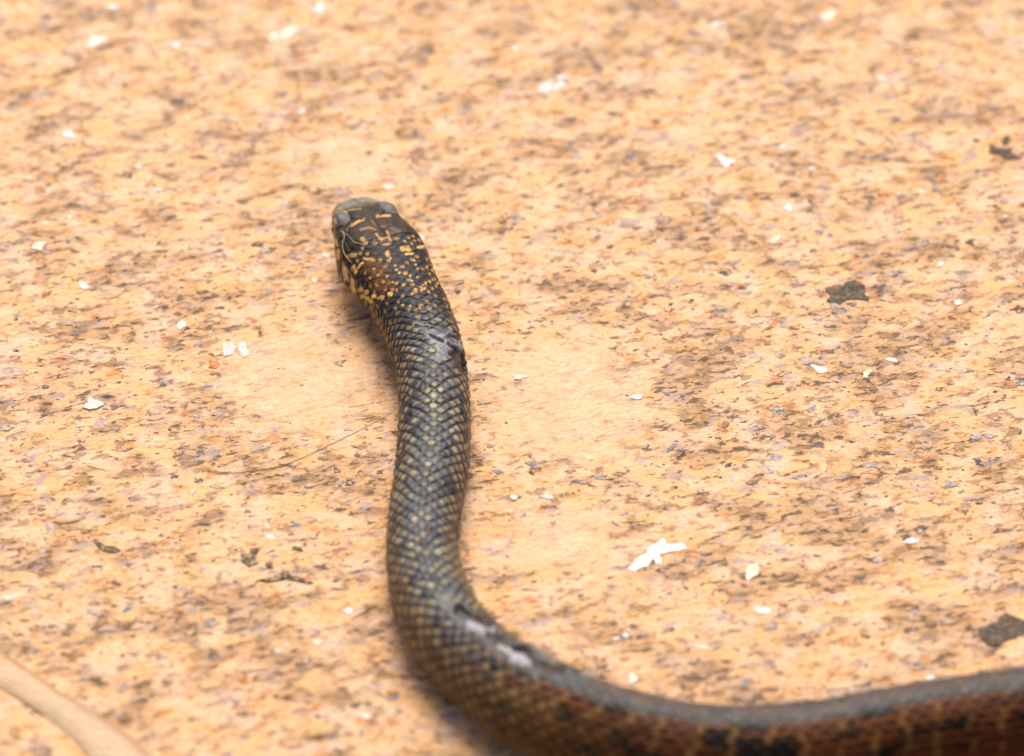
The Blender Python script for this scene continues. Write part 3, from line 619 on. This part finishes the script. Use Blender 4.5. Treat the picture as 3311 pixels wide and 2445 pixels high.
flake('grey_flake', zr(1660, 0, .371, [(345, 790), (350, 740), (400, 720), (460, 722), (440, 750), (400, 785)]), M_WHITE, 'white glinting fragment in a cluster with a grey flake', 'grey flake', .0002, rough=.3)
flake('grey_flake', zr(1660, 0, .371, [(360, 675), (420, 655), (495, 670), (480, 692), (400, 700)]), M_DULL, 'narrow silvery fragment topping the cluster of glinting fragments', 'grey flake', .0002, rough=.3)
G_W = 'small white chips on the ground'
for (x, y, l, t, a, m) in ((366, 20, 44, 22, 15, 0), (70, 17, 44, 20, 10, 1), (570, 150, 34, 24, -25, 0), (603, 377, 32, 12, 40, 0), (222, 439, 64, 24, 15, 0), (449, 536, 28, 13, 5, 0), (1425, 288, 17, 10, 0, 0), (1321, 526, 21, 13, -10, 0), (1666, 155, 34, 14, 15, 0), (2527, 482, 50, 11, -15, 0), (2624, 547, 28, 10, 12, 0), (2848, 251, 48, 17, 12, 0), (2981, 484, 16, 14, 0, 0), (2884, 314, 16, 8, 0, 0),
                         (2974, 620, 32, 16, 12, 0), (2550, 674, 32, 24, -10, 0), (2505, 775, 50, 20, -25, 1), (3041, 856, 34, 17, -25, 0), (3098, 978, 42, 18, -5, 0), (2885, 1165, 40, 15, 5, 0), (2650, 1192, 70, 26, 18, 2), (2805, 1205, 50, 22, -40, 1), (270, 922, 42, 20, 28, 0), (585, 1048, 34, 32, 10, 0), (226, 700, 28, 14, -35, 1), (237, 685, 14, 9, 0, 1), (1362, 770, 30, 17, 10, 0),
                         (1680, 1222, 58, 16, -4, 0), (2062, 1281, 52, 18, -8, 0), (2430, 1850, 40, 62, 20, 1), (2462, 1972, 80, 24, 12, 0), (2046, 2200, 46, 34, 0, 0), (1992, 2067, 22, 16, -10, 0), (2024, 2056, 24, 14, 10, 0), (2268, 2094, 60, 18, 0, 1), (1125, 1980, 42, 20, 0, 0), (876, 1740, 42, 20, 0, 1), (864, 1705, 20, 22, 20, 1), (926, 2088, 24, 13, 40, 0), (900, 2108, 24, 15, 0, 0), (1026, 2078, 40, 20, -10, 1),
                         (28, 1932, 56, 24, -14, 1), (2945, 1748, 66, 20, -6, 2), (1772, 1610, 60, 12, 8, 2), (1662, 1612, 34, 18, 10, 0), (3008, 2192, 46, 15, -3, 0), (505, 615, 50, 9, 3, 2), (505, 788, 36, 9, 3, 2), (145, 723, 24, 12, 10, 1), (1256, 603, 54, 17, 0, 2), (1055, 822, 26, 14, 10, 2), (1018, 905, 20, 18, 10, 2), (1030, 26, 42, 40, 0, 2), (973, 357, 44, 18, -20, 2), (2310, 78, 50, 26, -25, 1), (2340, 80, 30, 12, 30, 0), (1175, 2310, 70, 30, 8, 1), (3250, 700, 24, 10, 0, 1)):
    ca, sa = math.cos(math.radians(a)), math.sin(math.radians(a)); pl = []
    for k in range(8):
        q = 2 * math.pi * k / 8; ex_, ey_ = math.cos(q) * l / 2 * random.uniform(.5, 1.15), math.sin(q) * t / 2 * random.uniform(.45, 1.25); pl.append((x + ex_ * ca - ey_ * sa, y + ex_ * sa + ey_ * ca))
    nm, lb, ct, gp = (('white_chip', 'small bright white chip on the mottled orange ground', 'chip', G_W), ('cream_chip', 'small pinkish cream chip on the mottled orange ground', 'chip', 'small cream chips on the ground'), ('grey_chip', 'small silvery grey chip on the mottled orange ground', 'chip', 'small silvery chips on the ground'))[m]
    kd = 'tiny' if l < 30 else 'narrow elongated' if l / t > 2.4 else 'chunky'
    lb = lb.replace('small', kd); gp = gp.replace('small', kd)
    flake(nm, pl, (M_WHITE, M_CREAM, M_DULL)[m], lb, ct, .0002 if m == 0 else .00012, gp, sub=3, rough=.45)

# ------------------------------------------------------------------ mineral grains set in the ground
PALETTE = [((0.30, 0.27, 0.28), 26), ((0.38, 0.32, 0.31), 22), ((0.24, 0.24, 0.25), 12), ((0.27, 0.18, 0.11), 24), ((0.16, 0.11, 0.075), 12), ((0.44, 0.17, 0.045), 14), ((0.52, 0.33, 0.22), 12), ((0.66, 0.52, 0.43), 8), ((0.19, 0.20, 0.21), 9), ((0.085, 0.080, 0.075), 22), ((0.12, 0.085, 0.06), 14)]
pw = np.array([p[1] for p in PALETTE], float); pw /= pw.sum()
def grain_shape(n):
    a = np.linspace(0, 2 * np.pi, n, endpoint=False) + RNG.uniform(-.2, .2, n); r = RNG.uniform(.42, 1.25, n)
    o = np.stack([np.cos(a) * r, np.sin(a) * r], 1); V = [(*p, -.6) for p in o] + [(*(p * .86), RNG.uniform(.3, .8)) for p in o] + [(RNG.uniform(-.1, .1), RNG.uniform(-.1, .1), 1.0)]
    F = [(i, (i + 1) % n, n + (i + 1) % n, n + i) for i in range(n)] + [(n + i, n + (i + 1) % n, 2 * n) for i in range(n)]
    return np.array(V), F
shapes = [grain_shape(RNG.integers(10, 14)) for _ in range(14)]; gmesh = []
for V, F in shapes:
    me = bpy.data.meshes.new('grain'); me.from_pydata([tuple(v) for v in V], [], F); me.materials.append(M_CHIP); gmesh.append(me)
def calm_at(px, py): return any(((px - a) / rx) ** 2 + ((py - b) / ry) ** 2 < 1 for a, b, rx, ry in ((1850, 1290, 300, 210), (980, 1230, 300, 190), (1840, 1750, 200, 110)))
cnt = 0
while cnt < 290:
    px, py = RNG.uniform(-60, PW + 60), RNG.uniform(-60, PH + 60)
    if calm_at(px, py) and RNG.random() < .85: continue
    p = on_plane(px, py); l = min(RNG.lognormal(math.log(.0014), .38), .0021); t = l * RNG.uniform(.45, .95)
    o = bpy.data.objects.new('grain', gmesh[RNG.integers(14)]); COL.objects.link(o); o.parent = ground
    o.location = (p[0], p[1], float(ground_z(p[0], p[1]))); o.scale = (l, t, .00012 + .00018 * RNG.random()); o.rotation_euler = (0, 0, math.radians(14) + RNG.normal(0, .5))
    c = PALETTE[RNG.choice(len(PALETTE), p=pw)][0]; o.color = (*(np.array(c) * RNG.uniform(.85, 1.15)), 1); cnt += 1
# the uncountable small grit: one mesh
VV, FF, CC, base_i = [], [], [], 0
for _ in range(6500):
    x, y = RNG.uniform(-.24, .24), RNG.uniform(-.22, .32)
    q, _d = project(np.array([[x, y, 0]])); px, py = q[0]
    if calm_at(px, py) and RNG.random() < .7: continue
    V, F = shapes[RNG.integers(14)]; l = RNG.lognormal(math.log(.00052), .38); t = l * RNG.uniform(.4, .9); a = math.radians(14) + RNG.normal(0, .5)
    W = V * np.array([l, t, .00018]); R2 = np.array([[math.cos(a), -math.sin(a)], [math.sin(a), math.cos(a)]]); W[:, :2] = W[:, :2] @ R2.T
    W += np.array([x, y, float(ground_z(x, y))]); VV.append(W); FF += [tuple(i + base_i for i in f) for f in F]; base_i += len(W)
    c = np.array(PALETTE[RNG.choice(len(PALETTE), p=pw)][0]) * RNG.uniform(.75, 1.2); CC.append(np.repeat(c[None], len(W), 0))
VV = np.concatenate(VV); CC = np.concatenate(CC)
grit = mesh_obj('grit', VV, FF, M_GRIT, ground); at = grit.data.attributes.new('tint', 'FLOAT_COLOR', 'POINT')
at.data.foreach_set('color', np.concatenate([CC, np.ones((len(CC), 1))], 1).astype(np.float32).ravel()); grit['kind'] = 'stuff'
